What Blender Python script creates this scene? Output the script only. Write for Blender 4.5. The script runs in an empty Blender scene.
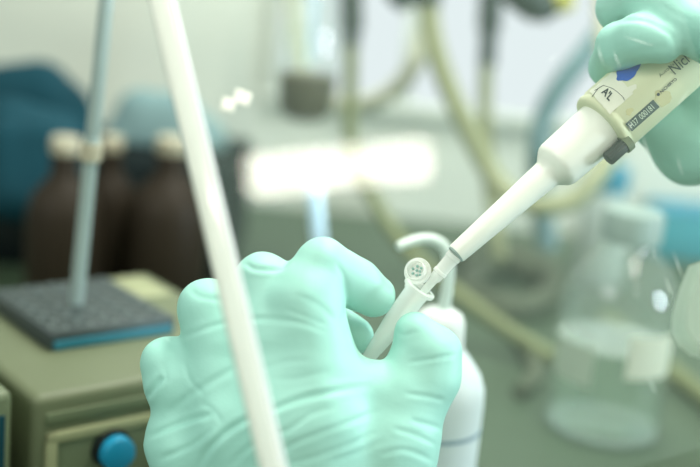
import bpy, bmesh, math, random
import numpy as np
from mathutils import Vector, Matrix, Euler, noise

random.seed(4)
S = bpy.context.scene
COL = S.collection

# ------------------------------------------------------------------ camera
FPX = 60 / 36 * 700
PITCH, ROLL = math.radians(14), math.radians(5.5)
FWD = Vector((0, math.cos(PITCH), -math.sin(PITCH)))
_x, _u = Vector((1, 0, 0)), Vector((0, math.sin(PITCH), math.cos(PITCH)))
CX = math.cos(ROLL) * _x + math.sin(ROLL) * _u
CU = -math.sin(ROLL) * _x + math.cos(ROLL) * _u
CAM = Vector((0, 0, 0.30))
FOC = 0.467
cam_d = bpy.data.cameras.new('camera')
cam = bpy.data.objects.new('camera', cam_d)
COL.objects.link(cam)
R3 = Matrix((CX, CU, -FWD)).transposed()
cam.matrix_world = Matrix.Translation(CAM) @ R3.to_4x4()
cam_d.lens, cam_d.sensor_width, cam_d.clip_start = 60, 36, 0.01
cam_d.dof.use_dof = True
cam_d.dof.focus_distance = FOC + 0.002
cam_d.dof.aperture_fstop = 3.7
S.camera = cam


def ray(px, py):
    return CX * ((px - 350) / FPX) + CU * ((233.5 - py) / FPX) + FWD


def at(px, py, d):
    return CAM + ray(px, py) * d


def atz(px, py, z):
    r = ray(px, py)
    return CAM + r * ((z - CAM.z) / r.z)


def aty(px, py, y):
    r = ray(px, py)
    return CAM + r * (y / r.y)


def fp(px, py, w=0.0):            # a point near the plane of focus, w in millimetres behind it
    return at(px, py, FOC + w / 1000)


MM = FOC / FPX                    # metres per pixel in the plane of focus

# the acrylic splash shield stands between the camera and the hands
PE_B, PE_T = at(288, 500, 0.362), at(166, -12, 0.388)
PE_DIR = (PE_T - PE_B).normalized()
PX_DIR = (at(650, 233, 0.428) - at(215, 233, 0.386)).normalized()
P_N = PX_DIR.cross(PE_DIR).normalized()
if P_N.dot(FWD) > 0:
    P_N = -P_N
PX_DIR = PE_DIR.cross(P_N).normalized()
if PX_DIR.x < 0:
    PX_DIR = -PX_DIR


def mirror(p):
    return p - 2 * (p - PE_B).dot(P_N) * P_N


# ------------------------------------------------------------------ light
S.view_settings.view_transform = 'Standard'
S.view_settings.look = 'None'
S.view_settings.gamma = 1
S.view_settings.use_curve_mapping = False
S.view_settings.exposure = 0.42
S.cycles.use_denoising = True
S.cycles.max_bounces = 12
S.cycles.transparent_max_bounces = 24

W = bpy.data.worlds.new('fill_light')
S.world = W
W.use_nodes = True
bg = W.node_tree.nodes['Background']
bg.inputs[0].default_value = (0.92, 1.0, 0.90, 1)
bg.inputs[1].default_value = 0.50


def area(name, loc, target, sx, sy, power, col):
    l = bpy.data.lights.new(name, 'AREA')
    l.shape, l.size, l.size_y, l.energy, l.color = 'RECTANGLE', sx, sy, power, col
    o = bpy.data.objects.new(name, l)
    COL.objects.link(o)
    o.location = loc
    o.rotation_euler = (Vector(target) - Vector(loc)).to_track_quat('-Z', 'Y').to_euler()
    return o


area('hood_light', (0.22, 0.60, 0.98), (0.06, 0.50, 0.1), 0.8, 0.09, 7.0, (1.0, 0.98, 0.88))
area('side_light', (1.13, 0.44, 0.38), (0.15, 0.6, 0.12), 0.13, 0.24, 8.0, (0.72, 0.9, 1.0))  # added lamp out of frame, placed to give the reagent bottle its highlights
area('fill_light', (-1.3, -0.9, 1.4), (0.0, 0.45, 0.15), 1.2, 0.8, 13.0, (0.95, 1.0, 0.97))  # added soft fill behind the camera, brightens the shield edge
area('wall_fill_light', (0.12, 1.0, 0.85), (0.10, 1.32, 0.45), 0.7, 0.12, 5.0, (0.92, 0.98, 1.0))  # added lamp that brightens the top of the back wall

# ------------------------------------------------------------------ helpers
MATS = {}


def pbsdf(name, col, rough=0.5, metal=0.0, spec=0.5, noise_amt=0.0, noise_scale=20.0, bump=0.0, bump_scale=80.0, sss=0.0):
    m = bpy.data.materials.new(name)
    m.use_nodes = True
    nt = m.node_tree
    b = nt.nodes['Principled BSDF']
    b.inputs['Base Color'].default_value = (*col, 1)
    b.inputs['Roughness'].default_value = rough
    b.inputs['Metallic'].default_value = metal
    b.inputs['Specular IOR Level'].default_value = spec
    if sss:
        b.inputs['Subsurface Weight'].default_value = sss
        b.inputs['Subsurface Radius'].default_value = (0.6, 1.0, 0.8)
        b.inputs['Subsurface Scale'].default_value = 0.004
    tc = nt.nodes.new('ShaderNodeTexCoord')
    if noise_amt:
        n = nt.nodes.new('ShaderNodeTexNoise')
        n.inputs['Scale'].default_value = noise_scale
        n.inputs['Detail'].default_value = 4
        nt.links.new(tc.outputs['Object'], n.inputs['Vector'])
        mx = nt.nodes.new('ShaderNodeMix')
        mx.data_type = 'RGBA'
        mx.inputs[6].default_value = (*[c * (1 - noise_amt) for c in col], 1)
        mx.inputs[7].default_value = (*[min(1, c * (1 + noise_amt)) for c in col], 1)
        nt.links.new(n.outputs['Fac'], mx.inputs[0])
        nt.links.new(mx.outputs[2], b.inputs['Base Color'])
    if bump:
        n2 = nt.nodes.new('ShaderNodeTexNoise')
        n2.inputs['Scale'].default_value = bump_scale
        nt.links.new(tc.outputs['Object'], n2.inputs['Vector'])
        bp = nt.nodes.new('ShaderNodeBump')
        bp.inputs['Strength'].default_value = bump
        bp.inputs['Distance'].default_value = 0.001
        nt.links.new(n2.outputs['Fac'], bp.inputs['Height'])
        nt.links.new(bp.outputs[0], b.inputs['Normal'])
    MATS[name] = m
    return m


def film(name, col, body, kind='translucent', rough=0.1, ior=1.45, tint=(1, 1, 1)):
    """thin clear wall: see-through, a mirror sheen that grows at grazing angles, and a milky share `body`"""
    m = bpy.data.materials.new(name)
    m.use_nodes = True
    nt = m.node_tree
    nt.nodes.clear()
    out = nt.nodes.new('ShaderNodeOutputMaterial')
    tr = nt.nodes.new('ShaderNodeBsdfTransparent')
    tr.inputs[0].default_value = (*tint, 1)
    df = nt.nodes.new('ShaderNodeBsdfDiffuse')
    df.inputs[0].default_value = (*col, 1)
    tl = nt.nodes.new('ShaderNodeBsdfTranslucent')
    tl.inputs[0].default_value = (*col, 1)
    m0 = nt.nodes.new('ShaderNodeMixShader')
    m0.inputs[0].default_value = 0.5 if kind == 'translucent' else 0.0
    nt.links.new(df.outputs[0], m0.inputs[1])
    nt.links.new(tl.outputs[0], m0.inputs[2])
    m1 = nt.nodes.new('ShaderNodeMixShader')
    m1.inputs[0].default_value = body
    nt.links.new(tr.outputs[0], m1.inputs[1])
    nt.links.new(m0.outputs[0], m1.inputs[2])
    gl = nt.nodes.new('ShaderNodeBsdfGlossy')
    gl.inputs['Roughness'].default_value = rough
    f0 = ((ior - 1) / (ior + 1)) ** 2
    ge = nt.nodes.new('ShaderNodeNewGeometry')
    dt = nt.nodes.new('ShaderNodeVectorMath')
    dt.operation = 'DOT_PRODUCT'
    nt.links.new(ge.outputs['Incoming'], dt.inputs[0])
    nt.links.new(ge.outputs['Normal'], dt.inputs[1])

    def mth(op, a, b):
        q = nt.nodes.new('ShaderNodeMath')
        q.operation = op
        for i, v in enumerate((a, b)):
            if isinstance(v, (int, float)):
                q.inputs[i].default_value = v
            else:
                nt.links.new(v, q.inputs[i])
        return q.outputs[0]
    ca = mth('ABSOLUTE', dt.outputs['Value'], 0)
    sch = mth('ADD', mth('MULTIPLY', mth('POWER', mth('SUBTRACT', 1.0, ca), 5), 1 - f0), f0)   # Schlick's mirror share
    m2 = nt.nodes.new('ShaderNodeMixShader')
    nt.links.new(sch, m2.inputs[0])
    nt.links.new(m1.outputs[0], m2.inputs[1])
    nt.links.new(gl.outputs[0], m2.inputs[2])
    nt.links.new(m2.outputs[0], out.inputs[0])
    MATS[name] = m
    return m


def emit(name, col, strength):
    m = bpy.data.materials.new(name)
    m.use_nodes = True
    nt = m.node_tree
    nt.nodes.clear()
    out = nt.nodes.new('ShaderNodeOutputMaterial')
    e = nt.nodes.new('ShaderNodeEmission')
    e.inputs[0].default_value = (*col, 1)
    e.inputs[1].default_value = strength
    nt.links.new(e.outputs[0], out.inputs[0])
    return m


class G:
    """collects vertices and faces (world coordinates) for one mesh"""

    def __init__(s):
        s.v, s.f, s.mi = [], [], []

    def add(s, vs, fs, mi=0):
        o = len(s.v)
        s.v += [Vector(v) for v in vs]
        s.f += [[i + o for i in f] for f in fs]
        s.mi += [mi] * len(fs)
        return s

    def box(s, c, size, rot=None, bev=0.0, seg=2, mi=0):
        bm = bmesh.new()
        bmesh.ops.create_cube(bm, size=1)
        for v in bm.verts:
            v.co = Vector((v.co.x * size[0], v.co.y * size[1], v.co.z * size[2]))
        if bev:
            bmesh.ops.bevel(bm, geom=list(bm.edges), offset=bev, segments=seg, affect='EDGES', profile=0.5)
        M = rot if rot is not None else Matrix.Identity(3)
        bm.verts.ensure_lookup_table()
        s.add([M @ v.co + Vector(c) for v in bm.verts], [[v.index for v in f.verts] for f in bm.faces], mi)
        bm.free()
        return s

    def lathe(s, o, axis, prof, n=40, cap0=True, cap1=True, mi=0):
        o, a = Vector(o), Vector(axis).normalized()
        e = a.orthogonal().normalized()
        f = a.cross(e)
        vs, fs = [], []
        for (h, r) in prof:
            for k in range(n):
                t = 2 * math.pi * k / n
                vs.append(o + a * h + (e * math.cos(t) + f * math.sin(t)) * r)
        for i in range(len(prof) - 1):
            for k in range(n):
                k2 = (k + 1) % n
                fs.append([i * n + k, i * n + k2, (i + 1) * n + k2, (i + 1) * n + k])
        if cap0:
            fs.append(list(range(n))[::-1])
        if cap1:
            fs.append([(len(prof) - 1) * n + k for k in range(n)])
        return s.add(vs, fs, mi)

    def tube(s, pts, r, n=14, sub=8, mi=0):
        P = spline([Vector(p) for p in pts], sub) if sub > 1 else [Vector(p) for p in pts]
        rr = r if isinstance(r, (list, tuple)) else None
        T = [(P[min(i + 1, len(P) - 1)] - P[max(i - 1, 0)]).normalized() for i in range(len(P))]
        e = T[0].orthogonal().normalized()
        vs, fs = [], []
        for i, p in enumerate(P):
            e = (e - T[i] * e.dot(T[i])).normalized()
            f = T[i].cross(e)
            if rr:
                q = i / (len(P) - 1) * (len(rr) - 1)
                j = min(int(q), len(rr) - 2)
                ra = rr[j] + (rr[j + 1] - rr[j]) * (q - j)
            else:
                ra = r
            for k in range(n):
                t = 2 * math.pi * k / n
                vs.append(p + (e * math.cos(t) + f * math.sin(t)) * ra)
        for i in range(len(P) - 1):
            for k in range(n):
                k2 = (k + 1) % n
                fs.append([i * n + k, i * n + k2, (i + 1) * n + k2, (i + 1) * n + k])
        fs.append(list(range(n))[::-1])
        fs.append([(len(P) - 1) * n + k for k in range(n)])
        return s.add(vs, fs, mi)

    def obj(s, name, mat, parent=None, loc=None, smooth=True, angle=40):
        base = Vector((0, 0, 0))
        if parent is not None:
            q = parent
            while q is not None:
                base += q.location
                q = q.parent
        org = Vector(loc) if loc is not None and parent is None else Vector((0, 0, 0))
        me = bpy.data.meshes.new(name)
        me.from_pydata([v - base - org for v in s.v], [], s.f)
        bm = bmesh.new()
        bm.from_mesh(me)
        bmesh.ops.recalc_face_normals(bm, faces=bm.faces)
        bm.to_mesh(me)
        bm.free()
        ms = mat if isinstance(mat, (list, tuple)) else [mat]
        for m in ms:
            me.materials.append(m)
        if any(s.mi):
            me.polygons.foreach_set('material_index', s.mi)
        if smooth:
            me.polygons.foreach_set('use_smooth', [True] * len(me.polygons))
            me.set_sharp_from_angle(angle=math.radians(angle))
        o = bpy.data.objects.new(name, me)
        o.location = org
        COL.objects.link(o)
        if parent is not None:
            o.parent = parent
        return o


def spline(P, sub):
    if len(P) < 3:
        return [P[0].lerp(P[-1], i / sub) for i in range(sub + 1)]
    Q = [P[0] * 2 - P[1]] + P + [P[-1] * 2 - P[-2]]
    out = []
    for i in range(1, len(Q) - 2):
        a, b, c, d = Q[i - 1:i + 3]
        for k in range(sub):
            t = k / sub
            out.append(0.5 * ((2 * b) + (c - a) * t + (2 * a - 5 * b + 4 * c - d) * t * t + (3 * b - a - 3 * c + d) * t ** 3))
    out.append(P[-1])
    return out


def thing(name, label, cat, loc, group=None):
    o = bpy.data.objects.new(name, None)
    COL.objects.link(o)
    o.location = loc
    o.empty_display_size = 0.01
    return tag(o, label, cat, group)


def tag(o, label, cat, group=None):
    o['label'], o['category'] = label, cat
    if group:
        o['group'] = group
    return o


def struct(o):
    o['kind'] = 'structure'
    return o


# ---------- a solid grown from tapered capsules that melt into each other, then surfaced (surface nets)
def sdf_solid(name, prims, res, mat, parent=None, loc=None, smooth_iter=2, warp=None, disp=None):
    A = np.array([tuple(p[0]) for p in prims])
    B = np.array([tuple(p[2]) for p in prims])
    ra = np.array([p[1] for p in prims])
    rb = np.array([p[3] for p in prims])
    pad = res * 5
    lo = np.minimum((A - ra[:, None]).min(0), (B - rb[:, None]).min(0)) - pad
    hi = np.maximum((A + ra[:, None]).max(0), (B + rb[:, None]).max(0)) + pad
    n = np.ceil((hi - lo) / res).astype(int) + 1
    ax = [lo[i] + np.arange(n[i]) * res for i in range(3)]
    D = np.full(tuple(n), 1.0, dtype=np.float32)
    for i, p in enumerate(prims):
        a, b, k = A[i], B[i], p[4]
        m = max(ra[i], rb[i]) + k * 2.5 + res * 4
        l = np.minimum(a, b) - m
        h = np.maximum(a, b) + m
        i0 = np.clip(np.floor((l - lo) / res).astype(int), 0, n)
        i1 = np.clip(np.ceil((h - lo) / res).astype(int) + 1, 0, n)
        sl = tuple(slice(i0[j], i1[j]) for j in range(3))
        X, Y, Z = np.meshgrid(*[ax[j][sl[j]] for j in range(3)], indexing='ij')
        d = b - a
        L2 = max(d @ d, 1e-12)
        t = np.clip(((X - a[0]) * d[0] + (Y - a[1]) * d[1] + (Z - a[2]) * d[2]) / L2, 0, 1)
        q = np.sqrt((X - a[0] - t * d[0]) ** 2 + (Y - a[1] - t * d[1]) ** 2 + (Z - a[2] - t * d[2]) ** 2) - (ra[i] + (rb[i] - ra[i]) * t)
        c = D[sl]
        hh = np.clip(k - np.abs(c - q), 0, None) / k
        D[sl] = np.minimum(c, q) - hh * hh * k * 0.25
    # surface nets
    ins = D < 0
    c = np.zeros(tuple(n - 1), dtype=np.int8)
    for dx in (0, 1):
        for dy in (0, 1):
            for dz in (0, 1):
                c += ins[dx:n[0] - 1 + dx, dy:n[1] - 1 + dy, dz:n[2] - 1 + dz]
    act = (c > 0) & (c < 8)
    cells = np.argwhere(act)
    idx = np.full(tuple(n - 1), -1, dtype=np.int64)
    idx[tuple(cells.T)] = np.arange(len(cells))
    acc = np.zeros((len(cells), 3))
    cnt = np.zeros(len(cells))
    corners = [(x, y, z) for x in (0, 1) for y in (0, 1) for z in (0, 1)]
    for p in corners:
        for axn in range(3):
            if p[axn]:
                continue
            q = list(p)
            q[axn] = 1
            d0 = D[tuple((cells + p).T)]
            d1 = D[tuple((cells + q).T)]
            cr = (d0 < 0) != (d1 < 0)
            t = np.where(cr, d0 / np.where(cr, d0 - d1, 1), 0)
            pt = np.array(p)[None, :] + t[:, None] * (np.array(q) - np.array(p))[None, :]
            acc[cr] += pt[cr]
            cnt[cr] += 1
    V = lo + (cells + acc / cnt[:, None]) * res
    F = []
    for axn in range(3):
        u, w = (axn + 1) % 3, (axn + 2) % 3
        s0 = [slice(0, n[j] - 1) for j in range(3)]
        s1 = [slice(0, n[j] - 1) for j in range(3)]
        s1[axn] = slice(1, n[axn])
        a0, a1 = ins[tuple(s0)], ins[tuple(s1)]
        e = np.argwhere(a0 != a1)
        e = e[(e[:, u] > 0) & (e[:, w] > 0)]
        flip = a0[tuple(e.T)]
        q = []
        for (du, dw) in ((-1, -1), (0, -1), (0, 0), (-1, 0)):
            cc = e.copy()
            cc[:, u] += du
            cc[:, w] += dw
            q.append(idx[tuple(cc.T)])
        q = np.stack(q, 1)
        q[~flip] = q[~flip][:, ::-1]
        F.append(q)
    F = np.concatenate(F)
    # relax
    E = np.concatenate([F[:, [0, 1]], F[:, [1, 2]], F[:, [2, 3]], F[:, [3, 0]]])
    deg = np.bincount(E.ravel(), minlength=len(V)).astype(float)

    def lap(Q):
        o = np.zeros_like(Q)
        np.add.at(o, E[:, 0], Q[E[:, 1]])
        np.add.at(o, E[:, 1], Q[E[:, 0]])
        return o / deg[:, None]
    for _ in range(smooth_iter):
        V = V + 0.6 * (lap(V) - V)

    def normals(V):
        fn = np.cross(V[F[:, 2]] - V[F[:, 0]], V[F[:, 3]] - V[F[:, 1]])
        N = np.zeros_like(V)
        for j in range(4):
            np.add.at(N, F[:, j], fn)
        return N / np.maximum(np.linalg.norm(N, axis=1), 1e-12)[:, None]
    if disp is not None:
        N = normals(V)
        V = V + N * disp(V, N)[:, None]
        V = V + 0.15 * (lap(V) - V)
    g = G()
    base = Vector((0, 0, 0))
    org = np.array(tuple(loc)) if loc is not None else np.zeros(3)
    me = bpy.data.meshes.new(name)
    me.from_pydata((V - org).tolist(), [], F.tolist())
    me.polygons.foreach_set('use_smooth', [True] * len(me.polygons))
    me.materials.append(mat)
    o = bpy.data.objects.new(name, me)
    o.location = Vector(org)
    COL.objects.link(o)
    return o


_CX, _CU, _FW, _CC = (np.array(tuple(v)) for v in (CX, CU, FWD, CAM))


def folds(lines, drape):
    """creases of a loose glove: each line is ([points], width px, depth mm, ridge)"""
    def f(V, N):
        d = V - _CC
        dep = d @ _FW
        px = 350 + FPX * (d @ _CX) / dep
        py = 233.5 - FPX * (d @ _CU) / dep
        view = d / np.linalg.norm(d, axis=1)[:, None]
        face = np.clip(-(N * view).sum(1) * 2.2, 0, 1)
        out = np.zeros(len(V))
        for pts, w, amp, ridge in lines:
            pts = [tuple(p) for p in pts]
            P = [Vector((*p, 0)) for p in pts]
            P = [(p.x, p.y) for p in spline(P, 6)]
            w = w * 0.85
            ridge = ridge * 0.6
            m = w * 4
            sel = np.where((px > min(p[0] for p in P) - m) & (px < max(p[0] for p in P) + m) & (py > min(p[1] for p in P) - m) & (py < max(p[1] for p in P) + m) & (dep < FOC + 0.012))[0]
            if not len(sel):
                continue
            X, Y = px[sel], py[sel]
            best = np.full(len(sel), 1e9)
            side = np.zeros(len(sel))
            tt = np.zeros(len(sel))
            ns = len(P) - 1
            for i in range(ns):
                (ax, ay), (bx, by) = P[i], P[i + 1]
                dx, dy = bx - ax, by - ay
                L = max(dx * dx + dy * dy, 1e-9)
                t = np.clip(((X - ax) * dx + (Y - ay) * dy) / L, 0, 1)
                q = np.hypot(X - ax - t * dx, Y - ay - t * dy)
                cr = (dx * (Y - ay) - dy * (X - ax))
                b = q < best
                best[b] = q[b]
                side[b] = np.sign(cr)[b]
                tt[b] = ((i + t) / ns)[b]
            s = best * side
            fade = np.clip(np.minimum(tt, 1 - tt) * 5, 0.0, 1) ** 0.7
            prof = -np.exp(-(s / w) ** 2) + ridge * np.exp(-((s - 1.7 * w) / (1.2 * w)) ** 2) + ridge * 0.7 * np.exp(-((s + 1.7 * w) / (1.2 * w)) ** 2)
            out[sel] += (amp * 0.5 if amp < 1.0 else amp * 0.75) / 1000 * prof * fade
        out *= face
        wob = np.array([noise.noise(Vector((x * 0.035, y * 0.05, z * 40))) for x, y, z in zip(px, py, V[:, 2])])
        return out + wob * drape / 1000
    return f


def cap(a, ra, b, rb, k):
    return (fp(*a), ra / 1000, fp(*b), rb / 1000, k / 1000)


# ------------------------------------------------------------------ materials
M_glove = pbsdf('mint_nitrile', (0.35, 0.685, 0.59), 0.5, 0, 0.35, 0.04, 60, 0.06, 900)
M_bench = pbsdf('bench_steel', (0.050, 0.080, 0.045), 0.5, 0.0, 0.25, 0.12, 14)
M_wall = pbsdf('wall_panel', (0.54, 0.58, 0.50), 0.4, 0.0, 0.5, 0.10, 5)
M_beige = pbsdf('beige_enamel', (0.13, 0.155, 0.085), 0.5, 0, 0.4, 0.04, 30)
M_panel = pbsdf('grey_panel', (0.13, 0.165, 0.09), 0.5)
M_trimc = pbsdf('cream_bezel', (0.29, 0.31, 0.17), 0.5)
M_block = pbsdf('dark_anodised', (0.035, 0.05, 0.05), 0.45, 0.2)
M_wellr = pbsdf('well_ring', (0.085, 0.11, 0.105), 0.4)
M_cyan = pbsdf('cyan_strip', (0.02, 0.17, 0.23), 0.5)
M_knob = pbsdf('blue_knob', (0.005, 0.24, 0.40), 0.4)
M_black = pbsdf('black_plastic', (0.010, 0.016, 0.015), 0.6, 0, 0.15)
M_dark = pbsdf('dark_case', (0.008, 0.013, 0.013), 0.8, 0, 0.05, 0.2, 10)
M_teal = pbsdf('dark_teal_cloth', (0.003, 0.04, 0.055), 0.8, 0, 0.2, 0.3, 16)
M_pteal = pbsdf('pale_teal_cloth', (0.17, 0.27, 0.27), 0.9, 0, 0.2, 0.2, 16)
M_amber = pbsdf('amber_glass', (0.024, 0.018, 0.011), 0.5, 0, 0.15)
M_cream = pbsdf('cream_highlight', (0.42, 0.39, 0.28), 0.5)
M_grey = pbsdf('grey_metal_rod', (0.30, 0.38, 0.36), 0.4, 0.1)
M_white = pbsdf('white_barrel', (0.86, 0.87, 0.78), 0.28, 0, 0.5)
M_body = pbsdf('cream_body', (0.68, 0.70, 0.46), 0.42, 0, 0.45, 0.03, 90)
M_tape = pbsdf('paper_tape', (0.80, 0.80, 0.66), 0.7)
M_ink = pbsdf('blue_ink', (0.01, 0.09, 0.50), 0.5, 0, 0.4, 0.3, 300)
M_pen = pbsdf('black_ink', (0.02, 0.03, 0.03), 0.6)
M_lbl = pbsdf('dark_label', (0.035, 0.06, 0.045), 0.5)
M_lblw = pbsdf('label_white', (0.55, 0.62, 0.46), 0.5)
M_stain = pbsdf('tan_stain', (0.52, 0.49, 0.25), 0.6)
M_knurl = pbsdf('knurled_black', (0.02, 0.028, 0.023), 0.5)
M_pp = film('clear_polypropylene', (0.98, 0.98, 0.94), 0.52, rough=0.06)
M_tip = film('tip_polypropylene', (0.98, 0.98, 0.94), 0.88, rough=0.08)
M_ldpe = pbsdf('milky_polyethylene', (0.66, 0.73, 0.73), 0.45, 0, 0.4)
M_ldcap = pbsdf('white_cap', (0.72, 0.77, 0.74), 0.4)
M_spout = pbsdf('milky_spout', (0.66, 0.76, 0.70), 0.4)
M_band = pbsdf('blue_print', (0.16, 0.27, 0.36), 0.6)
M_glass = film('clear_glass', (0.8, 0.9, 0.85), 0.07, rough=0.02, ior=1.6, tint=(0.95, 0.985, 0.96))
M_cap = pbsdf('grey_screw_cap', (0.22, 0.30, 0.27), 0.5)
M_paper = pbsdf('cream_label', (0.52, 0.54, 0.42), 0.8)
M_pale = pbsdf('pale_patch', (0.40, 0.48, 0.38), 0.8)
M_blue = pbsdf('teal_blue_carton', (0.03, 0.25, 0.29), 0.6)
M_cblue = pbsdf('blue_cap', (0.02, 0.22, 0.32), 0.5)
M_hose = pbsdf('yellowed_hose', (0.235, 0.255, 0.13), 0.45, 0, 0.5, 0.1, 20)
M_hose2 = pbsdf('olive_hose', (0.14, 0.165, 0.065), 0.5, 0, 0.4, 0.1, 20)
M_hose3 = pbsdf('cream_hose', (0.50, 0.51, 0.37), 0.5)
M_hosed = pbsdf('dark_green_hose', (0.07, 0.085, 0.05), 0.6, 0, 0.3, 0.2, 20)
M_hoseb = pbsdf('blue_grey_hose', (0.10, 0.19, 0.20), 0.5)
M_fit = pbsdf('dark_fitting', (0.02, 0.035, 0.03), 0.5)
M_fity = pbsdf('yellow_ring', (0.40, 0.38, 0.06), 0.5)
M_brown = pbsdf('brown_liquid', (0.065, 0.042, 0.010), 0.35)
M_tank = pbsdf('smoked_tank', (0.35, 0.42, 0.38), 0.4)
M_steel = pbsdf('steel_rail', (0.45, 0.5, 0.48), 0.35, 0.8)
M_rod = pbsdf('pale_blue_plastic', (0.55, 0.78, 0.98), 0.3)
M_edge = film('acrylic_edge', (0.98, 0.98, 0.92), 0.86, rough=0.12)
M_edgeb = pbsdf('edge_highlight', (0.90, 0.94, 0.95), 0.3)
M_scr = pbsdf('scratch', (0.92, 0.97, 0.92), 0.9, 0, 0.1)
M_glint = pbsdf('cream_glint', (0.96, 0.93, 0.82), 0.5)
M_frost = film('frosted_plastic', (0.62, 0.72, 0.60), 0.50, rough=0.3)
M_pane = film('clear_acrylic', (0.72, 0.98, 0.82), 0.05, kind='diffuse', rough=0.0, ior=1.35)
M_lamp = emit('lamp_glow', (1.0, 0.95, 0.80), 42.0)
M_wpaint = pbsdf('white_enamel', (0.8, 0.8, 0.76), 0.5)

# ------------------------------------------------------------------ structure
WY = 1.30
struct(G().box((0, 0.35, -0.02), (3.0, 1.92, 0.04)).obj('floor', M_bench, smooth=False))
struct(G().box((0, WY + 0.02, 0.55), (3.0, 0.04, 1.2)).obj('wall_back', M_wall, smooth=False))


M_glow = emit('wall_glow', (0.88, 0.97, 1.0), 0.66)  # glowing panel and its frame, added to brighten the upper back wall
wa, wb_ = aty(276, 106, WY), aty(612, 106, WY)
wz0, wz1 = (wa.z + wb_.z) / 2, (wa.z + wb_.z) / 2 + 0.32
wn = G().box(((wa.x + wb_.x) / 2, WY - 0.004, (wz0 + wz1) / 2), (wb_.x - wa.x, 0.006, wz1 - wz0), None, 0.001).obj('glow_panel_1', M_glow)
struct(wn)
g = G()
g.box(((wa.x + wb_.x) / 2, WY - 0.006, wz0 - 0.006), (wb_.x - wa.x + 0.03, 0.014, 0.014), None, 0.002)
for x in (wa.x - 0.007, wb_.x + 0.007, wa.x * 0.62 + wb_.x * 0.38):
    g.box((x, WY - 0.006, (wz0 + wz1) / 2), (0.012, 0.014, wz1 - wz0), None, 0.002)
g.obj('panel_frame', M_wall, wn)
# ------------------------------------------------------------------ acrylic splash shield
def pq(a, b, n=0.0):               # point on the shield: a along its width, b up its edge
    return PE_B + PX_DIR * a + PE_DIR * b + P_N * n


def on_pane(px, py, n=0.0):
    r = ray(px, py)
    t = (PE_B - CAM).dot(P_N) / r.dot(P_N)
    p = CAM + r * t
    return p + P_N * n


EL = (PE_T - PE_B).length
b0, b1 = -0.02, EL + 0.04
sh = thing('splash_shield', 'tall clear acrylic splash shield with a pale edge, in front of both gloved hands', 'shield', pq(0.15, b0))
MR = Matrix((PX_DIR, PE_DIR, P_N)).transposed()
g = G().add([pq(0, b0), pq(0.19, b0), pq(0.19, b1), pq(0, b1)], [[0, 1, 2, 3]])
g.obj('pane', M_pane, sh, smooth=False)
e0 = G().box(pq(-0.003, (b0 + b1) / 2), (0.0066, b1 - b0, 0.006), MR, 0.0012, 3)
ed = e0.obj('edge_strip', M_edge, sh)
ed['label'] = 'milky pale edge strip'
G().box(pq(0.0012, (b0 + b1) / 2), (0.0013, b1 - b0, 0.004), MR, 0.0004, 2).obj('highlight_line', M_edgeb, ed)  # highlight along the edge put in as a thin pale strip
sg = G()
for (x0, y0, x1, y1, w) in [(640, 130, 655, 172, .5), (597, 44, 603, 66, .5), (613, 50, 620, 70, .5), (622, 36, 656, 47, .45), (672, 250, 684, 282, .5), (664, 276, 673, 298, .5),
                            (676, 155, 683, 178, .35), (652, 246, 656, 262, .35), (675, 108, 690, 88, .3), (548, 62, 556, 54, .35), (648, 375, 656, 396, .4), (628, 118, 632, 134, .4),
                            (585, 6, 592, 20, .3), (630, 190, 636, 205, .3), (560, 320, 566, 336, .3)]:
    a, b = on_pane(x0, y0, 0.0004), on_pane(x1, y1, 0.0004)
    d = (b - a).normalized()
    s_ = d.cross(P_N) * (w / 4200)
    m_ = (a + b) / 2 + s_ * 1.2
    sg.add([a, m_ - s_, b, m_ + s_], [[0, 1, 2, 3]])
sg.obj('scratches', M_scr, sh, smooth=False)
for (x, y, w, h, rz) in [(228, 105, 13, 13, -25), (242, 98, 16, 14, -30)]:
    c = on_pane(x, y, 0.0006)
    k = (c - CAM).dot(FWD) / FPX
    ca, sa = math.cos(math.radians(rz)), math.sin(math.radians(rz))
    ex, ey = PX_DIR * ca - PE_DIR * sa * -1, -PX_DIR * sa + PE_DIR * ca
    G().box(c, (w * k, h * k, 0.0006), Matrix((ex.normalized(), ey.normalized(), P_N)).transposed(), 0.0002, 1).obj('pale_scrap', M_glint, sh)  # two small bright reflections put in as cream chips on the pane
# frosted bracket on the shield at the right
bpts = [(699, 262), (690, 285), (682, 312), (681, 330), (688, 343), (702, 354), (730, 360), (735, 262)]
g = G()
fr = [on_pane(x, y, 0.001) for x, y in bpts]
bk = [p - P_N * 0.008 for p in fr]
ins_ = [p.lerp(sum(fr, Vector()) / len(fr), 0.1) + P_N * 0.0018 for p in fr]
n = len(fr)
g.add(fr + bk + ins_, [[i, (i + 1) % n, n + (i + 1) % n, n + i] for i in range(n)] + [list(range(n, 2 * n))] + [[i, (i + 1) % n, 2 * n + (i + 1) % n, 2 * n + i] for i in range(n)] + [list(range(2 * n, 3 * n))])
o = g.obj('bracket', M_frost, sh)
o['label'] = 'frosted plastic bracket'

# the ceiling lamp behind the camera whose image the shield throws back
vd = 1.9
LC = mirror(at(338, 168, vd))
lx = (mirror(at(428, 158, vd)) - mirror(at(248, 176, vd)))
LL = lx.length
lx.normalize()
ln = (PE_B + PX_DIR * 0.07 + PE_DIR * 0.1 - LC).normalized()
ln = (ln - lx * ln.dot(lx)).normalized()
ly = ln.cross(lx)
lamp = thing('ceiling_lamp', 'slim white ceiling lamp behind the camera, mirrored in the splash shield', 'lamp', LC)
LR = Matrix((lx, ly, ln)).transposed()
LH = 36 * vd / FPX
G().box(LC - ln * 0.03, (LL + 0.06, LH + 0.05, 0.05), LR, 0.006).obj('housing', M_wpaint, lamp)
G().box(LC, (LL, LH, 0.008), LR, 0.003).obj('diffuser', M_lamp, lamp)

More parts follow.
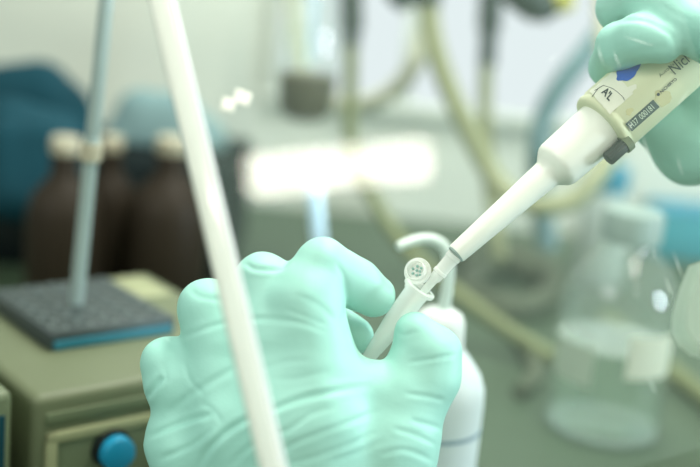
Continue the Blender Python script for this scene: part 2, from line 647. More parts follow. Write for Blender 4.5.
# ------------------------------------------------------------------ left gloved hand
LP = [
    # palm fans: knuckle to wrist
    cap((168, 364, 4), 10.5, (174, 384, 3), 11.6, 2.5), cap((174, 384, 3), 11.4, (184, 404, 3), 12, 2.5), cap((184, 404, 3), 12, (186, 440, 3), 15.6, 2.0), cap((186, 440, 3), 15, (245, 610, 0), 23, 6),
    cap((208, 309, 1), 11.8, (236, 430, -5), 17.5, 7), cap((236, 430, -5), 17.5, (285, 610, 0), 25, 7),
    cap((263, 281, 0), 11.2, (278, 420, -8), 19, 7), cap((278, 420, -8), 19, (305, 610, 0), 26, 7),
    cap((306, 301, -7), 14.5, (322, 420, -9), 19, 7), cap((322, 420, -9), 19, (330, 610, 0), 26, 7),
    cap((345, 570, 2), 23, (392, 432, -2), 17, 7), cap((392, 432, -2), 17, (430, 377, -3), 12, 6),
    # web between index finger and thumb
    cap((332, 380, -8), 10.5, (400, 396, -3), 12.5, 6), cap((326, 350, -8), 8.5, (343, 388, -7), 10.5, 5),
    cap((404, 382, -4), 10.5, (414, 350, -3), 8.6, 3), cap((190, 385, 3), 14, (322, 395, -5), 17, 6), cap((225, 335, 2), 13, (298, 330, -4), 15, 6), cap((200, 450, 2), 16, (390, 450, -2), 18, 8),
    # forearm
    cap((305, 600, 0), 27, (320, 980, -6), 32, 8), cap((260, 600, 0), 24, (285, 980, -6), 30, 8), cap((340, 600, 0), 24, (355, 980, -6), 30, 8),
    # thumb end
    cap((430, 377, -3), 12, (434, 352, -3), 10.4, 3), cap((434, 352, -3), 10.4, (415, 333, -3), 8.4, 3),
    # index finger
    cap((306, 301, -7), 14.5, (322, 264, -4), 10.6, 4), cap((322, 264, -4), 10.6, (358, 285, 4), 10.2, 1.5), cap((358, 285, 4), 10.2, (374, 296, 6), 8.8, 2),
    # middle finger
    cap((263, 281, 0), 11.2, (290, 292, 16), 9, 3), cap((290, 292, 16), 9, (325, 316, 23), 8.6, 2), cap((325, 316, 23), 8.6, (356, 336, 15), 7.6, 2),
    # ring and little finger curl in behind the palm
    cap((208, 309, 1), 11.8, (232, 335, 24), 9, 3), cap((232, 335, 24), 9, (300, 360, 30), 8.5, 2),
    cap((168, 364, 4), 10.5, (195, 380, 24), 8.5, 3), cap((195, 380, 24), 8.5, (262, 398, 32), 8, 2),
]
LF = [
    ([(196, 474), (207, 452), (228, 431), (252, 417), (272, 410), (300, 399), (337, 391), (372, 385)], 4.2, 1.25, 0.55),
    ([(157, 460), (177, 452), (197, 442), (212, 428)], 3.6, 0.9, 0.5),
    ([(146, 438), (165, 429), (190, 420), (214, 413)], 3.8, 1.0, 0.55),
    ([(166, 414), (196, 391), (234, 369), (262, 356)], 4.5, 0.8, 0.5),
    ([(144, 400), (154, 388), (163, 376)], 4.0, 1.3, 0.6),
    ([(166, 343), (193, 333), (224, 323), (255, 319), (283, 320), (306, 324), (330, 334)], 3.6, 0.75, 0.45),
    ([(168, 341), (170, 333), (173, 322)], 3.2, 1.4, 0.5),
    ([(230, 466), (246, 450), (270, 436), (290, 429), (311, 414), (340, 406)], 3.8, 0.85, 0.5),
    ([(262, 468), (290, 446), (317, 434), (353, 421), (380, 409)], 3.8, 0.85, 0.5),
    ([(285, 466), (321, 455), (355, 442), (378, 430)], 3.6, 0.7, 0.5),
    ([(406, 363), (432, 359), (458, 354)], 2.6, 0.7, 0.5),
    ([(404, 393), (429, 397), (446, 401)], 3.0, 0.8, 0.5),
    ([(410, 420), (425, 424), (446, 430)], 3.2, 0.9, 0.5),
    ([(392, 428), (415, 435), (438, 446)], 3.2, 0.8, 0.5),
    ([(380, 455), (405, 450), (436, 462)], 3.4, 0.8, 0.5),
    ([(394, 330), (404, 335), (418, 331)], 2.6, 0.5, 0.3),
    ([(284, 309), (306, 317), (328, 326)], 3.2, 0.5, 0.4),
    ([(292, 293), (319, 305), (336, 322)], 3.6, 0.45, 0.35),
    ([(243, 262), (256, 269), (280, 269), (290, 260)], 3.2, 1.0, 0.4),
    ([(189, 287), (199, 296), (224, 300), (240, 298)], 3.8, 0.7, 0.4),
    ([(336, 262), (345, 280), (346, 304), (342, 326)], 3.2, 0.8, 0.3),
    ([(184, 360), (190, 380), (205, 396)], 3.0, 0.45, 0.5),
    ([(163, 362), (166, 380), (160, 398)], 2.8, 0.45, 0.5),
    ([(255, 372), (285, 362), (315, 360)], 4.0, 0.35, 0.4),
    ([(272, 380), (300, 378), (330, 370)], 3.6, 0.35, 0.4),
    ([(200, 402), (215, 412), (222, 425)], 3.0, 0.4, 0.4),
    ([(330, 462), (360, 452), (385, 440)], 3.6, 0.5, 0.4),
]
lh = sdf_solid('gloved_hand', LP, 0.0009, M_glove, loc=fp(300, 400, 0), smooth_iter=3, disp=folds(LF, 0.4))
tag(lh, 'left hand in a mint green glove, back to camera, pinching the small open tube', 'hand')


# ------------------------------------------------------------------ pipettor
A3 = fp(456, 254, 1.0)
B3 = fp(660, 74, 15.5)
AX = (B3 - A3).normalized()
SPX = (B3 - A3).length / 272       # metres of axis per pixel
AT = (FWD.cross(AX)).normalized()
if AT.dot(CU) > 0:
    AT = -AT                       # +t: towards the lower right of the picture
AV = AX.cross(AT).normalized()
if AV.dot(FWD) > 0:
    AV = -AV                       # towards the camera
RB = 36.5 * MM


def axp(s, t=0, v=0):
    return A3 + AX * (s * SPX) + AT * (t * MM) + AV * (v * MM)


def wrap(s, t, h=0.0, R=RB):
    """a point on the round body: s along it, t across as seen from the front (pixels)"""
    a, b = s, t
    for _ in range(4):            # the front of the body is nearer than its axis: correct for perspective
        ph = math.asin(max(-0.999, min(0.999, b * MM / R)))
        q = A3 + AX * (a * SPX) + (AT * math.sin(ph) + AV * math.cos(ph)) * (R + h)
        d = q - CAM
        w = d.dot(FWD)
        x, y = 350 + FPX * d.dot(CX) / w - 456, 233.5 - FPX * d.dot(CU) / w - 254
        a += s - (x * 0.75 - y * 0.6615)
        b += t - (x * 0.6615 + y * 0.75)
    ph = math.asin(max(-0.999, min(0.999, b * MM / R)))
    return A3 + AX * (a * SPX) + (AT * math.sin(ph) + AV * math.cos(ph)) * (R + h)


pip = thing('pipettor', 'cream and white pipettor held in the gloved right hand at upper right', 'pipettor', axp(0))


def prof(rows):
    return [(s * SPX, r * MM) for s, r in rows]


g = G().lathe(A3, AX, prof([(1, 6), (0, 8.6), (0.3, 10), (2, 10.6), (60, 12.8), (114, 15), (120, 15.6), (124, 19.5), (128, 23), (131, 25), (135, 25.9), (196, 27.4), (204, 27.4)]), 56, True, True)
brl = g.obj('barrel', M_white, pip, angle=50)
G().lathe(A3, AX, prof([(-1.6, 7.4), (-1.2, 9.4), (0.2, 9.8), (0.8, 9.6)]), 40).obj('nose_ring', M_grey, brl)
g = G().lathe(A3, AX, prof([(190, 26), (190, 32), (191, 34.4), (193, 35.6), (196, 36.2), (199, 35.2), (201, 35.2), (203, 36.5), (300, 36.5), (420, 36.5), (428, 35), (432, 30), (434, 20)]), 72)
bod = g.obj('body', M_body, pip, angle=50)
G().lathe(A3, AX, prof([(430, 11), (500, 11), (500, 22), (512, 22), (515, 18)]), 32).obj('plunger', M_white, pip)
# round knob under the body
kp = G()
kc = axp(167, 28, 21)
rows = [(0, 4.8), (0.8, 6.8), (2, 7.4), (23, 7.4), (25, 6.4)]
vs, fs, n = [], [], 36
e1, e2 = AT, AV
for h, r in rows:
    for k in range(n):
        rr = r * (1.0 if (k % 3) else 0.9)
        th = 2 * math.pi * k / n
        vs.append(kc + AX * (h * SPX) + (e1 * math.cos(th) + e2 * math.sin(th)) * rr * MM)
for i in range(len(rows) - 1):
    for k in range(n):
        fs.append([i * n + k, i * n + (k + 1) % n, (i + 1) * n + (k + 1) % n, (i + 1) * n + k])
fs += [list(range(n))[::-1], [(len(rows) - 1) * n + k for k in range(n)]]
kp.add(vs, fs)
kb = kp.obj('lock_knob', M_knurl, pip)
kb['label'] = 'ridged black knob'
G().lathe(axp(189, 28, 19), AX, prof([(0, 6), (0, 9.8), (7, 9.8), (8, 8)]), 28).obj('collar', M_panel, kb)


def wrapped_poly(pts, h, name, mat, parent, rings=5):
    """an outline in (s, t) laid on the round body"""
    c = (sum(p[0] for p in pts) / len(pts), sum(p[1] for p in pts) / len(pts))
    vs, fs, n = [wrap(c[0], c[1], h)], [], len(pts)
    for r in range(1, rings + 1):
        for p in pts:
            q = r / rings
            vs.append(wrap(c[0] + (p[0] - c[0]) * q, c[1] + (p[1] - c[1]) * q, h))
    for k in range(n):
        fs.append([0, 1 + k, 1 + (k + 1) % n])
    for r in range(rings - 1):
        for k in range(n):
            a, b = 1 + r * n, 1 + (r + 1) * n
            fs.append([a + k, b + k, b + (k + 1) % n, a + (k + 1) % n])
    return G().add(vs, fs).obj(name, mat, parent)


def rect(s0, s1, t0, t1, n=10):
    return [(s0 + (s1 - s0) * i / n, t0) for i in range(n)] + [(s1, t0 + (t1 - t0) * i / n) for i in range(n)] + \
           [(s1 - (s1 - s0) * i / n, t1) for i in range(n)] + [(s0, t1 - (t1 - t0) * i / n) for i in range(n)]


def blob(s, t, rs, rt, seed, n=36, rag=0.35):
    return [(s + rs * (1 + rag * noise.noise(Vector((math.cos(a) * 1.6, math.sin(a) * 1.6, seed)))) * math.cos(a),
             t + rt * (1 + rag * noise.noise(Vector((math.cos(a) * 1.6, math.sin(a) * 1.6, seed + 7)))) * math.sin(a)) for a in [2 * math.pi * k / n for k in range(n)]]


tp = [(s + random.uniform(-.4, .4), t + random.uniform(-.4, .4)) for s, t in rect(208, 239, -33.6, -3)]
tape = wrapped_poly(tp, 0.00012, 'tape_label', M_tape, pip)
ink = wrapped_poly(blob(251, -24, 13, 8.5, 2.3), 0.00016, 'ink_mark', M_ink, pip)
ink['label'] = 'blue ink smudge'
wrapped_poly(blob(258, 20, 9, 8, 5.1, rag=0.6), 0.0001, 'stain', M_stain, pip)
wrapped_poly(blob(224, 8, 4, 3.4, 9.1, rag=0.5), 0.0001, 'stain', M_stain, pip)
wrapped_poly(blob(240, -8, 6, 4, 3.7, rag=0.7), 0.00018, 'pale_scrap', M_tape, pip)
lab = wrapped_poly(rect(213, 250, 14.5, 24.5), 0.00012, 'serial_label', M_lbl, pip)


def lettering(txt, s, t, hpx, mat, parent, along='s', h=0.0003, bold=0.0, xs=1.0, name='lettering', shear=0.0):
    """writing on the round body; along='s' reads up the axis, 't' reads around it"""
    cu = bpy.data.curves.new('lettering', 'FONT')
    cu.body = txt
    cu.size = 1.0
    cu.offset = bold
    cu.shear = shear
    cu.resolution_u = 3
    o = bpy.data.objects.new('lettering', cu)
    COL.objects.link(o)
    dg = bpy.context.evaluated_depsgraph_get()
    dg.update()
    me = bpy.data.meshes.new_from_object(o.evaluated_get(dg))
    bpy.data.objects.remove(o)
    bpy.data.curves.remove(cu)
    k = hpx / 0.70
    base = parent.location + (parent.parent.location if parent.parent else Vector((0, 0, 0)))
    for v in me.vertices:
        x, y = v.co.x * k * xs, v.co.y * k
        q = wrap(s + x, t - y, h) if along == 's' else wrap(s + y, t + x, h)
        v.co = q - base
    me.materials.clear()
    me.materials.append(mat)
    ob = bpy.data.objects.new(name, me)
    COL.objects.link(ob)
    ob.parent = parent
    return ob


lettering('H37', 214.5, 22.3, 6.0, M_lblw, lab, xs=0.72)
lettering('000181', 228, 22.3, 6.0, M_lblw, lab, xs=0.72)
lettering('Nichi', 282, 10.5, 11.5, M_lbl, pip, xs=0.8)
lettering('NICHIRYO', 260, 15.6, 3.0, M_pen, pip, bold=0.02, xs=1.05)
wrapped_poly(blob(257.3, 14.2, 1.6, 1.6, 1.0, rag=0), 0.0003, 'emblem', M_pen, pip, 2)
lettering('Autocla', 270, 2.8, 3.6, M_panel, pip, xs=1.2)
lettering("A'L", 216, -25, 7.5, M_pen, tape, along='t', h=0.0004, bold=0.03, xs=0.8, name='handwriting', shear=-0.2)
pl = G()
for a in ([(206, -28), (216, -30), (222, -29)], [(222, -29), (227, -20), (229, -8), (228, -4)], [(212, -31), (222, -29)]):
    pl.tube([wrap(s, t, 0.00022) for s, t in a], 0.00012, 6, 6)
pl.obj('pen_line', M_pen, tape)

# ------------------------------------------------------------------ tube and tip
TT = fp(419.5, 288.5, 0.0)
TB = fp(361, 368, 11)
TD = (TB - TT).normalized()
tl_ = (TB - TT).length
rt = 12.6 * MM
mt = thing('microtube', 'small clear microtube with its lid open, pinched in the gloved left hand', 'tube', TB)
g = G().lathe(TT, TD, [(-0.0006, rt * 0.98), (-0.0009, rt * 1.02), (-0.0006, rt * 1.36), (0.0, rt * 1.40), (0.0008, rt * 1.36), (0.0012, rt * 1.05), (0.004, rt), (0.016, rt * 0.95),
                       (0.020, rt * 0.90), (tl_ - 0.003, rt * 0.50), (tl_ - 0.001, rt * 0.40), (tl_, rt * 0.1)], 48, False, True)
g.obj('tube_body', M_pp, mt)
LDC = fp(417, 271, 1.5)
LDN = (-FWD * 0.8 + CU * 0.25 - CX * 0.35).normalized()
g = G().lathe(LDC, LDN, [(-0.0016, 13.2 * MM), (-0.0013, 14 * MM), (0.0, 14 * MM), (0.0003, 13.4 * MM), (0.0003, 10.6 * MM), (0.0022, 10.2 * MM), (0.0024, 9.6 * MM), (0.0022, 8.9 * MM), (-0.0006, 8.7 * MM)], 44)
lid = g.obj('lid', M_pp, mt)
g = G()
eL = LDN.orthogonal().normalized()
fL = LDN.cross(eL)
for (a, b) in [(-3, -4), (2, -5), (5, -1), (3, 3), (-2, 2), (-5, 0), (0, -1), (0, 5)]:
    g.lathe(LDC + (eL * a + fL * b) * MM - LDN * 0.0004, LDN, [(0, 0.0006), (0.0005, 0.0005), (0.0007, 0.0002)], 10)
g.obj('embossing', pbsdf('teal_shade', (0.22, 0.42, 0.36), 0.5), lid)
G().tube([LDC - CU * 12 * MM - CX * 6 * MM, LDC - CU * 15 * MM - CX * 8 * MM - FWD * 0.001, TT - CX * 14 * MM + CU * 4 * MM], 0.0009, 8, 6).obj('hinge', M_pp, mt)

T0, T1 = axp(-1, 0, 0), fp(374, 350, 9)
d_ = (T1 - T0).normalized()
L_ = (T1 - T0).length
tip = G().lathe(T0, d_, [(0, 8.4 * MM), (0.0020, 8.4 * MM), (0.0022, 7.6 * MM), (0.0085, 7.2 * MM), (0.0087, 7.9 * MM), (0.0100, 7.9 * MM), (0.0102, 6.6 * MM), (0.0125, 6.2 * MM), (0.0135, 4.6 * MM), (0.030, 3.0 * MM), (L_, 0.9 * MM)], 28).obj('pipette_tip', M_tip, loc=T1)
tag(tip, 'narrow clear disposable tip on the pipettor, reaching into the small open tube', 'pipette tip')

# ------------------------------------------------------------------ right gloved hand
Q = 14
RP = [
    # index finger comes round from behind and lies along the top of the body
    cap((690, 150, Q + 40), 13, (640, 110, Q + 27), 10.5, 4), cap((640, 110, Q + 27), 10.5, (608, 67, Q + 12), 7.9, 3), cap((608, 67, Q + 12), 7.9, (620, 46, Q - 9), 9.6, 2), cap((620, 46, Q - 9), 9.6, (640, 38, Q - 18), 9.6, 2), cap((640, 38, Q - 18), 9.6, (663, 43, Q - 20), 8.2, 2),
    # middle finger above it
    cap((720, 110, Q + 34), 13, (660, 50, Q + 28), 10.5, 4), cap((660, 50, Q + 28), 10.5, (620, 8, Q + 10), 10, 3), cap((620, 8, Q + 10), 10, (648, -2, Q - 10), 11, 1.5), cap((648, -2, Q - 10), 11, (690, 26, Q - 19), 11, 1.5), cap((690, 26, Q - 19), 11, (715, 44, Q - 20), 9.5, 1.5),
    # ring and little finger, thumb towards the plunger: past the frame
    cap((770, 70, Q + 36), 13, (700, -20, Q + 28), 10.5, 4), cap((700, -20, Q + 28), 10.5, (668, -50, Q + 6), 10, 3), cap((668, -50, Q + 6), 10, (730, -22, Q - 16), 10, 1.5), cap((730, -22, Q - 16), 10, (765, 0, Q - 20), 9, 1.5),
    cap((800, 30, Q + 44), 12, (745, -75, Q + 22), 9.5, 4), cap((745, -75, Q + 22), 9.5, (775, -55, Q - 14), 9, 1.5),
    # palm and forearm
    cap((690, 150, Q + 40), 15, (800, 30, Q + 44), 16, 8), cap((705, 128, Q + 40), 17, (810, 110, Q + 46), 24, 8), cap((712, 150, Q + 32), 13, (760, 110, Q + 28), 16, 6),
    cap((760, 60, Q + 46), 20, (830, 130, Q + 50), 26, 8), cap((820, 120, Q + 48), 28, (1050, 300, Q + 20), 34, 8), cap((1050, 300, Q + 20), 34, (1420, 620, Q - 10), 38, 8),
]
RF = [
    ([(607, 24), (625, 20), (645, 21), (664, 30), (674, 40), (676, 56)], 3.0, 1.0, 0.15),
    ([(612, 62), (618, 68), (621, 78)], 2.6, 0.7, 0.4),
    ([(598, 56), (603, 66), (604, 80)], 2.6, 0.6, 0.4),
    ([(640, 52), (655, 48), (668, 46)], 2.6, 0.4, 0.4),
    ([(656, 2), (675, 14), (692, 22)], 3.5, 0.5, 0.4),
    ([(700, 95), (680, 118), (664, 142)], 3.2, 0.8, 0.5),
    ([(704, 118), (688, 140), (678, 160)], 3.0, 0.7, 0.5),
    ([(676, 98), (660, 118), (646, 146)], 3.0, 0.6, 0.5),
]
rh = sdf_solid('gloved_hand', RP, 0.0012, M_glove, loc=fp(690, 80, 15), smooth_iter=3, disp=folds(RF, 0.35))
tag(rh, 'right hand in a mint green glove, fingers curled round the cream pipettor body', 'hand')

# ------------------------------------------------------------------ heater with block and thermometer
HZ = 0.08
FL_ = atz(34, 398, HZ)
yaw = math.radians(40)
hx, hy = Vector((math.cos(yaw), math.sin(yaw), 0)), Vector((-math.sin(yaw), math.cos(yaw), 0))
HR = Matrix((hx, hy, Vector((0, 0, 1)))).transposed()


def hp(a, b, z):
    return Vector((FL_.x, FL_.y, 0)) + hx * a + hy * b + Vector((0, 0, z))


HW, HD = 0.150, 0.162
ht = thing('block_heater', 'beige block heater with a dark well block and a blue knob, at lower left', 'heater', hp(HW / 2, HD / 2, 0))
G().box(hp(HW / 2, HD / 2, 0.043), (HW, HD, 0.074), HR, 0.005, 4).obj('housing', M_beige, ht)
for a in (0.02, HW - 0.02):
    for b in (0.02, HD - 0.02):
        G().lathe(hp(a, b, 0), (0, 0, 1), [(0, 0.008), (0.007, 0.009)], 20).obj('foot', M_black, ht)
pz = 0.032
g = G()
g.box(hp(HW / 2, -0.001, 0.058), (HW - 0.012, 0.004, 0.006), HR, 0.0015)
g.box(hp(HW / 2, -0.001, 0.010), (HW - 0.012, 0.004, 0.006), HR, 0.0015)
g.box(hp(0.009, -0.001, 0.034), (0.006, 0.004, 0.054), HR, 0.0015)
g.box(hp(HW - 0.009, -0.001, 0.034), (0.006, 0.004, 0.054), HR, 0.0015)
g.obj('bezel', M_trimc, ht)
G().box(hp(HW / 2, -0.0004, 0.034), (HW - 0.02, 0.002, 0.046), HR, 0.0005).obj('control_panel', M_panel, ht)
G().box(hp(HW / 2, -0.0004, 0.068), (HW - 0.012, 0.002, 0.006), HR, 0.0008).obj('groove', M_panel, ht)
# knob: where its face shows in the photo
r_ = ray(121, 456)
pk = hp(0, -0.013, 0)
kt = (pk - CAM).dot(hy) / r_.dot(hy)
KC = CAM + r_ * kt
g = G()
kn = G().lathe(KC, hy, [(0, 0.0068), (0.0006, 0.0082), (0.0015, 0.0086), (0.006, 0.0088)], 40).obj('knob', M_knob, ht)
G().lathe(KC + hy * 0.006, hy, [(0, 0.0088), (0.0002, 0.0098), (0.007, 0.0105)], 40).obj('knob_skirt', M_black, kn)
# block
BL = atz(50, 352, HZ)
ba = (Vector((BL.x, BL.y, 0)) - hp(0, 0, 0)).dot(hx)
bb = (Vector((BL.x, BL.y, 0)) - hp(0, 0, 0)).dot(hy)
BW, BD = 0.074, 0.082
G().box(hp(ba + BW / 2, bb + BD / 2, HZ + 0.0045), (BW, BD, 0.010), HR, 0.0012).obj('well_block', M_block, ht)
G().box(hp(ba + BW / 2, bb - 0.0004, HZ + 0.003), (BW - 0.004, 0.0016, 0.0048), HR, 0.0005).obj('block_strip', M_cyan, ht)
g = G()
for i in range(5):
    for j in range(6):
        c = hp(ba + 0.008 + i * 0.0145, bb + 0.008 + j * 0.0132, HZ + 0.0094)
        g.lathe(c, (0, 0, 1), [(0, 0.0052), (0.0009, 0.0050), (0.0009, 0.0036), (-0.0006, 0.0034)], 20)
g.obj('wells', M_wellr, ht)
# label plate behind the block
G().box(hp(HW - 0.028, HD - 0.030, HZ + 0.0006), (0.036, 0.04, 0.0014), HR, 0.0004).obj('plate', M_trimc, ht)

# thermometer standing in the block
dth = (at(76, 306, 0.65) - CAM).dot(FWD)
tb = atz(76, 305, HZ + 0.009)
dd = (tb - CAM).dot(FWD)
tt_ = at(106, 2, dd - 0.045)
dv = (tt_ - tb).normalized()
th = thing('thermometer', 'thin grey metal rod standing upright in the heater well block', 'rod', tb)
G().lathe(tb, dv, [(0, 0.0040), (0.09, 0.0040), (0.0905, 0.0046), (0.096, 0.0046), (0.0965, 0.0040), (0.27, 0.0038), (0.273, 0.002)], 24).obj('rod', M_grey, th)
G().lathe(tb + dv * 0.083, dv, [(0, 0.0035), (0.001, 0.0058), (0.010, 0.0058), (0.011, 0.0035)], 24).obj('collar', M_cream, th)

# device at the lower left corner
c0 = atz(14, 391, 0.086)
db = thing('power_box', 'grey box with a teal front at the lower left corner beside the heater', 'box', Vector((c0.x - 0.06, c0.y - 0.02, 0)))
DW, DDp = 0.12, 0.07
cc = Vector((c0.x, c0.y, 0)) - hx * (DW / 2) + hy * (DDp / 2)
G().box(cc + Vector((0, 0, 0.043)), (DW, DDp, 0.086), HR, 0.004, 3).obj('housing', M_panel, db)
G().box(cc - hy * (DDp / 2) + Vector((0, 0, 0.042)), (DW - 0.008, 0.002, 0.066), HR, 0.0008).obj('front_panel', M_teal, db)

# ------------------------------------------------------------------ wash bottle
wt = at(441, 312, 0.585)
wx, wy, wz = wt
wb = thing('wash_bottle', 'white squeeze wash bottle with bent spout behind the thumb', 'bottle', (wx, wy, 0))
k = 0.585 / FPX
z_at = lambda py: at(441, py, 0.585).z
g = G().lathe((wx, wy, 0), (0, 0, 1), [(0, 50 * k), (0.002, 53 * k), (0.006, 54 * k), (z_at(405), 54 * k), (z_at(392), 53 * k), (z_at(378), 48 * k), (z_at(365), 39 * k), (z_at(352), 29 * k), (z_at(346), 25 * k), (z_at(340), 24 * k)], 56)
wbo = g.obj('bottle_body', M_ldpe, wb)
zb = z_at(434)
G().lathe((wx, wy, 0), (0, 0, 1), [(zb - 0.0010, 54.1 * k), (zb - 0.0010, 54.4 * k), (zb + 0.0010, 54.4 * k), (zb + 0.0010, 54.1 * k)], 56, False, False).obj('print_band', M_band, wbo)
g = G().lathe((wx, wy, 0), (0, 0, 1), [(z_at(348), 25 * k), (z_at(347), 27 * k), (z_at(322), 25.5 * k), (z_at(314), 22 * k), (z_at(309), 14 * k), (z_at(307), 7 * k)], 48)
wcap = g.obj('screw_cap', M_ldcap, wb)
sp = [at(443, 314, 0.585), at(447, 290, 0.583), at(449, 268, 0.582), at(446, 250, 0.581), at(436, 241, 0.580), at(422, 239, 0.578), at(407, 243, 0.574), at(398, 247, 0.572)]
G().tube(sp, [6.2 * k, 6 * k, 5.6 * k, 4.8 * k], 18, 8).obj('spout', M_spout, wb)

# ------------------------------------------------------------------ reagent bottle
rbp = atz(601, 428, 0)
rx, ry = rbp.x, rbp.y
RR = 0.0385
rb = thing('reagent_bottle', 'clear glass bottle half full of clear liquid, standing on the bench at right', 'bottle', (rx, ry, 0))
pr = [(0, 0.030), (0.0015, 0.036), (0.005, RR), (0.085, RR), (0.095, 0.0372), (0.104, 0.034), (0.114, 0.028), (0.122, 0.020), (0.128, 0.0155), (0.134, 0.0150)]
glb = G().lathe((rx, ry, 0), (0, 0, 1), pr, 64, True, False).obj('glass_body', M_glass, rb)
M_water = film('clear_liquid', (0.6, 0.70, 0.64), 0.03, rough=0.02, ior=1.33, tint=(0.93, 0.97, 0.94))
G().lathe((rx, ry, 0), (0, 0, 1), [(0.005, 0.032), (0.007, RR - 0.003), (0.062, RR - 0.003), (0.0625, RR - 0.0035)], 56).obj('liquid', M_water, rb)
M_milky = film('milky_film', (0.84, 0.92, 0.92), 0.24, rough=0.04, ior=1.5)
G().lathe((rx, ry, 0), (0, 0, 1), [(0.0006, 0.026), (0.0012, 0.034), (0.004, RR - 0.0012), (0.0046, 0.034), (0.0036, 0.020)], 56).obj('caustic_disc', M_milky, rb)  # pale disc: caustic light at the base put into its colour
G().lathe((rx, ry, 0), (0, 0, 1), [(0.0628, RR - 0.0012), (0.0634, RR - 0.0008), (0.0632, RR - 0.004), (0.0630, 0.010)], 56).obj('meniscus', M_milky, rb)
cp = G()
vs, fs, n = [], [], 60
rows = [(0.130, 0.0175), (0.131, 0.0195), (0.148, 0.0195), (0.1505, 0.018), (0.151, 0.010)]
for h, r in rows:
    for q in range(n):
        a = 2 * math.pi * q / n
        r2 = r * (0.965 if q % 3 == 0 and 0.1305 < h < 0.149 else 1)
        vs.append((rx + r2 * math.cos(a), ry + r2 * math.sin(a), h))
for i in range(len(rows) - 1):
    for q in range(n):
        fs.append([i * n + q, i * n + (q + 1) % n, (i + 1) * n + (q + 1) % n, (i + 1) * n + q])
fs += [list(range(n))[::-1], [(len(rows) - 1) * n + q for q in range(n)]]
cp.add(vs, fs).obj('screw_cap', M_cap, rb)


def arc_patch(a0, a1, z0, z1, r, name, mat, parent):
    vs, fs, n = [], [], 14
    for i in range(n + 1):
        a = math.radians(a0 + (a1 - a0) * i / n)
        for (rr, z) in ((r, z0), (r, z1), (r + 0.0003, z1), (r + 0.0003, z0)):
            vs.append((rx + rr * math.cos(a), ry + rr * math.sin(a), z))
    for i in range(n):
        for j in range(4):
            fs.append([i * 4 + j, i * 4 + (j + 1) % 4, i * 4 + 4 + (j + 1) % 4, i * 4 + 4 + j])
    fs += [[0, 1, 2, 3], [n * 4 + j for j in (3, 2, 1, 0)]]
    return G().add(vs, fs).obj(name, mat, parent)


vang = math.degrees(math.atan2(-ry, -rx))
p_ = arc_patch(vang + 14, vang + 64, 0.050, 0.078, RR + 0.0002, 'bottle_patch', M_paper, rb)
p_['label'] = 'cream paper label'
p_ = arc_patch(vang - 66, vang - 16, 0.040, 0.066, RR + 0.0002, 'bottle_patch', M_pale, rb)  # pale green patch on the bottle wall
p_['label'] = 'pale green patch'

# ------------------------------------------------------------------ things at the back
# dark case with bottles and cloths
zc = at(100, 160, 0.99).z
xl, xr = at(-70, 230, 0.99).x, at(226, 230, 0.99).x
yc = at(100, 160, 0.99).y
ca = thing('instrument_case', 'large dark instrument case behind the heater', 'case', ((xl + xr) / 2, yc + 0.09, 0))
G().box(((xl + xr) / 2, yc + 0.09, zc / 2), (xr - xl, 0.18, zc), None, 0.006).obj('housing', M_dark, ca)
G().box(((xl + xr) / 2, yc - 0.001, zc * 0.55), ((xr - xl) * 0.9, 0.004, zc * 0.7), None, 0.001).obj('front_panel', M_black, ca)


def lumps(name, rows, mat, label, cat, seed):
    rnd = random.Random(seed)
    P = []
    for (x0, y0, x1, y1, d, r0, r1) in rows:
        P.append((at(x0, y0, d), r0, at(x1, y1, d), r1, 0.012))
    o = sdf_solid(name, P, 0.004, mat, loc=at(rows[0][0], rows[0][1], rows[0][4]), smooth_iter=2)
    return tag(o, label, cat)


lumps('cloth_bundle', [(-10, 132, 40, 90, 1.09, 0.035, 0.026), (40, 92, 62, 112, 1.09, 0.026, 0.026), (62, 112, 70, 136, 1.09, 0.026, 0.028), (10, 100, -40, 120, 1.09, 0.034, 0.04), (-10, 132, 60, 132, 1.09, 0.03, 0.028), (60, 140, 66, 180, 0.955, 0.016, 0.018), (10, 140, 10, 195, 0.955, 0.02, 0.022), (40, 140, 38, 200, 0.955, 0.018, 0.022), (10, 125, 60, 140, 1.0, 0.024, 0.024)],
      M_teal, 'dark teal cloth bundle heaped on the left of the dark case', 'cloth', 1)
lumps('folded_cloth', [(126, 138, 142, 112, 1.10, 0.02, 0.02), (140, 112, 176, 118, 1.10, 0.02, 0.022), (176, 118, 204, 138, 1.10, 0.022, 0.02), (126, 142, 204, 144, 1.10, 0.02, 0.02), (150, 130, 180, 140, 1.10, 0.025, 0.025)],
      M_pteal, 'pale teal folded cloth on the dark case beside the thermometer', 'cloth', 2)


def amber(px, py_top, d, r, label):
    p = at(px, py_top, d)
    b = thing('amber_bottle', label, 'bottle', (p.x, p.y, 0), 'dark bottles behind the heater')
    h = p.z
    G().lathe((p.x, p.y, 0), (0, 0, 1), [(0, r * .9), (0.004, r), (h * .56, r), (h * .68, r * .85), (h * .76, r * .5), (h * .80, r * .38), (h * .94, r * .36)], 40).obj('glass_body', M_amber, b)
    G().lathe((p.x, p.y, 0), (0, 0, 1), [(h * .91, r * .38), (h * .92, r * .40), (h * .99, r * .40), (h, r * .36)], 32).obj('cap', M_cream, b)  # the cap's cream colour puts in a small highlight


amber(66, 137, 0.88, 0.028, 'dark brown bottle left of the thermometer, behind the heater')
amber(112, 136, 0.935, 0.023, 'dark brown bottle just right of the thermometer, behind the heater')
amber(173, 137, 0.915, 0.032, 'dark brown bottle beside the shield edge, behind the heater')

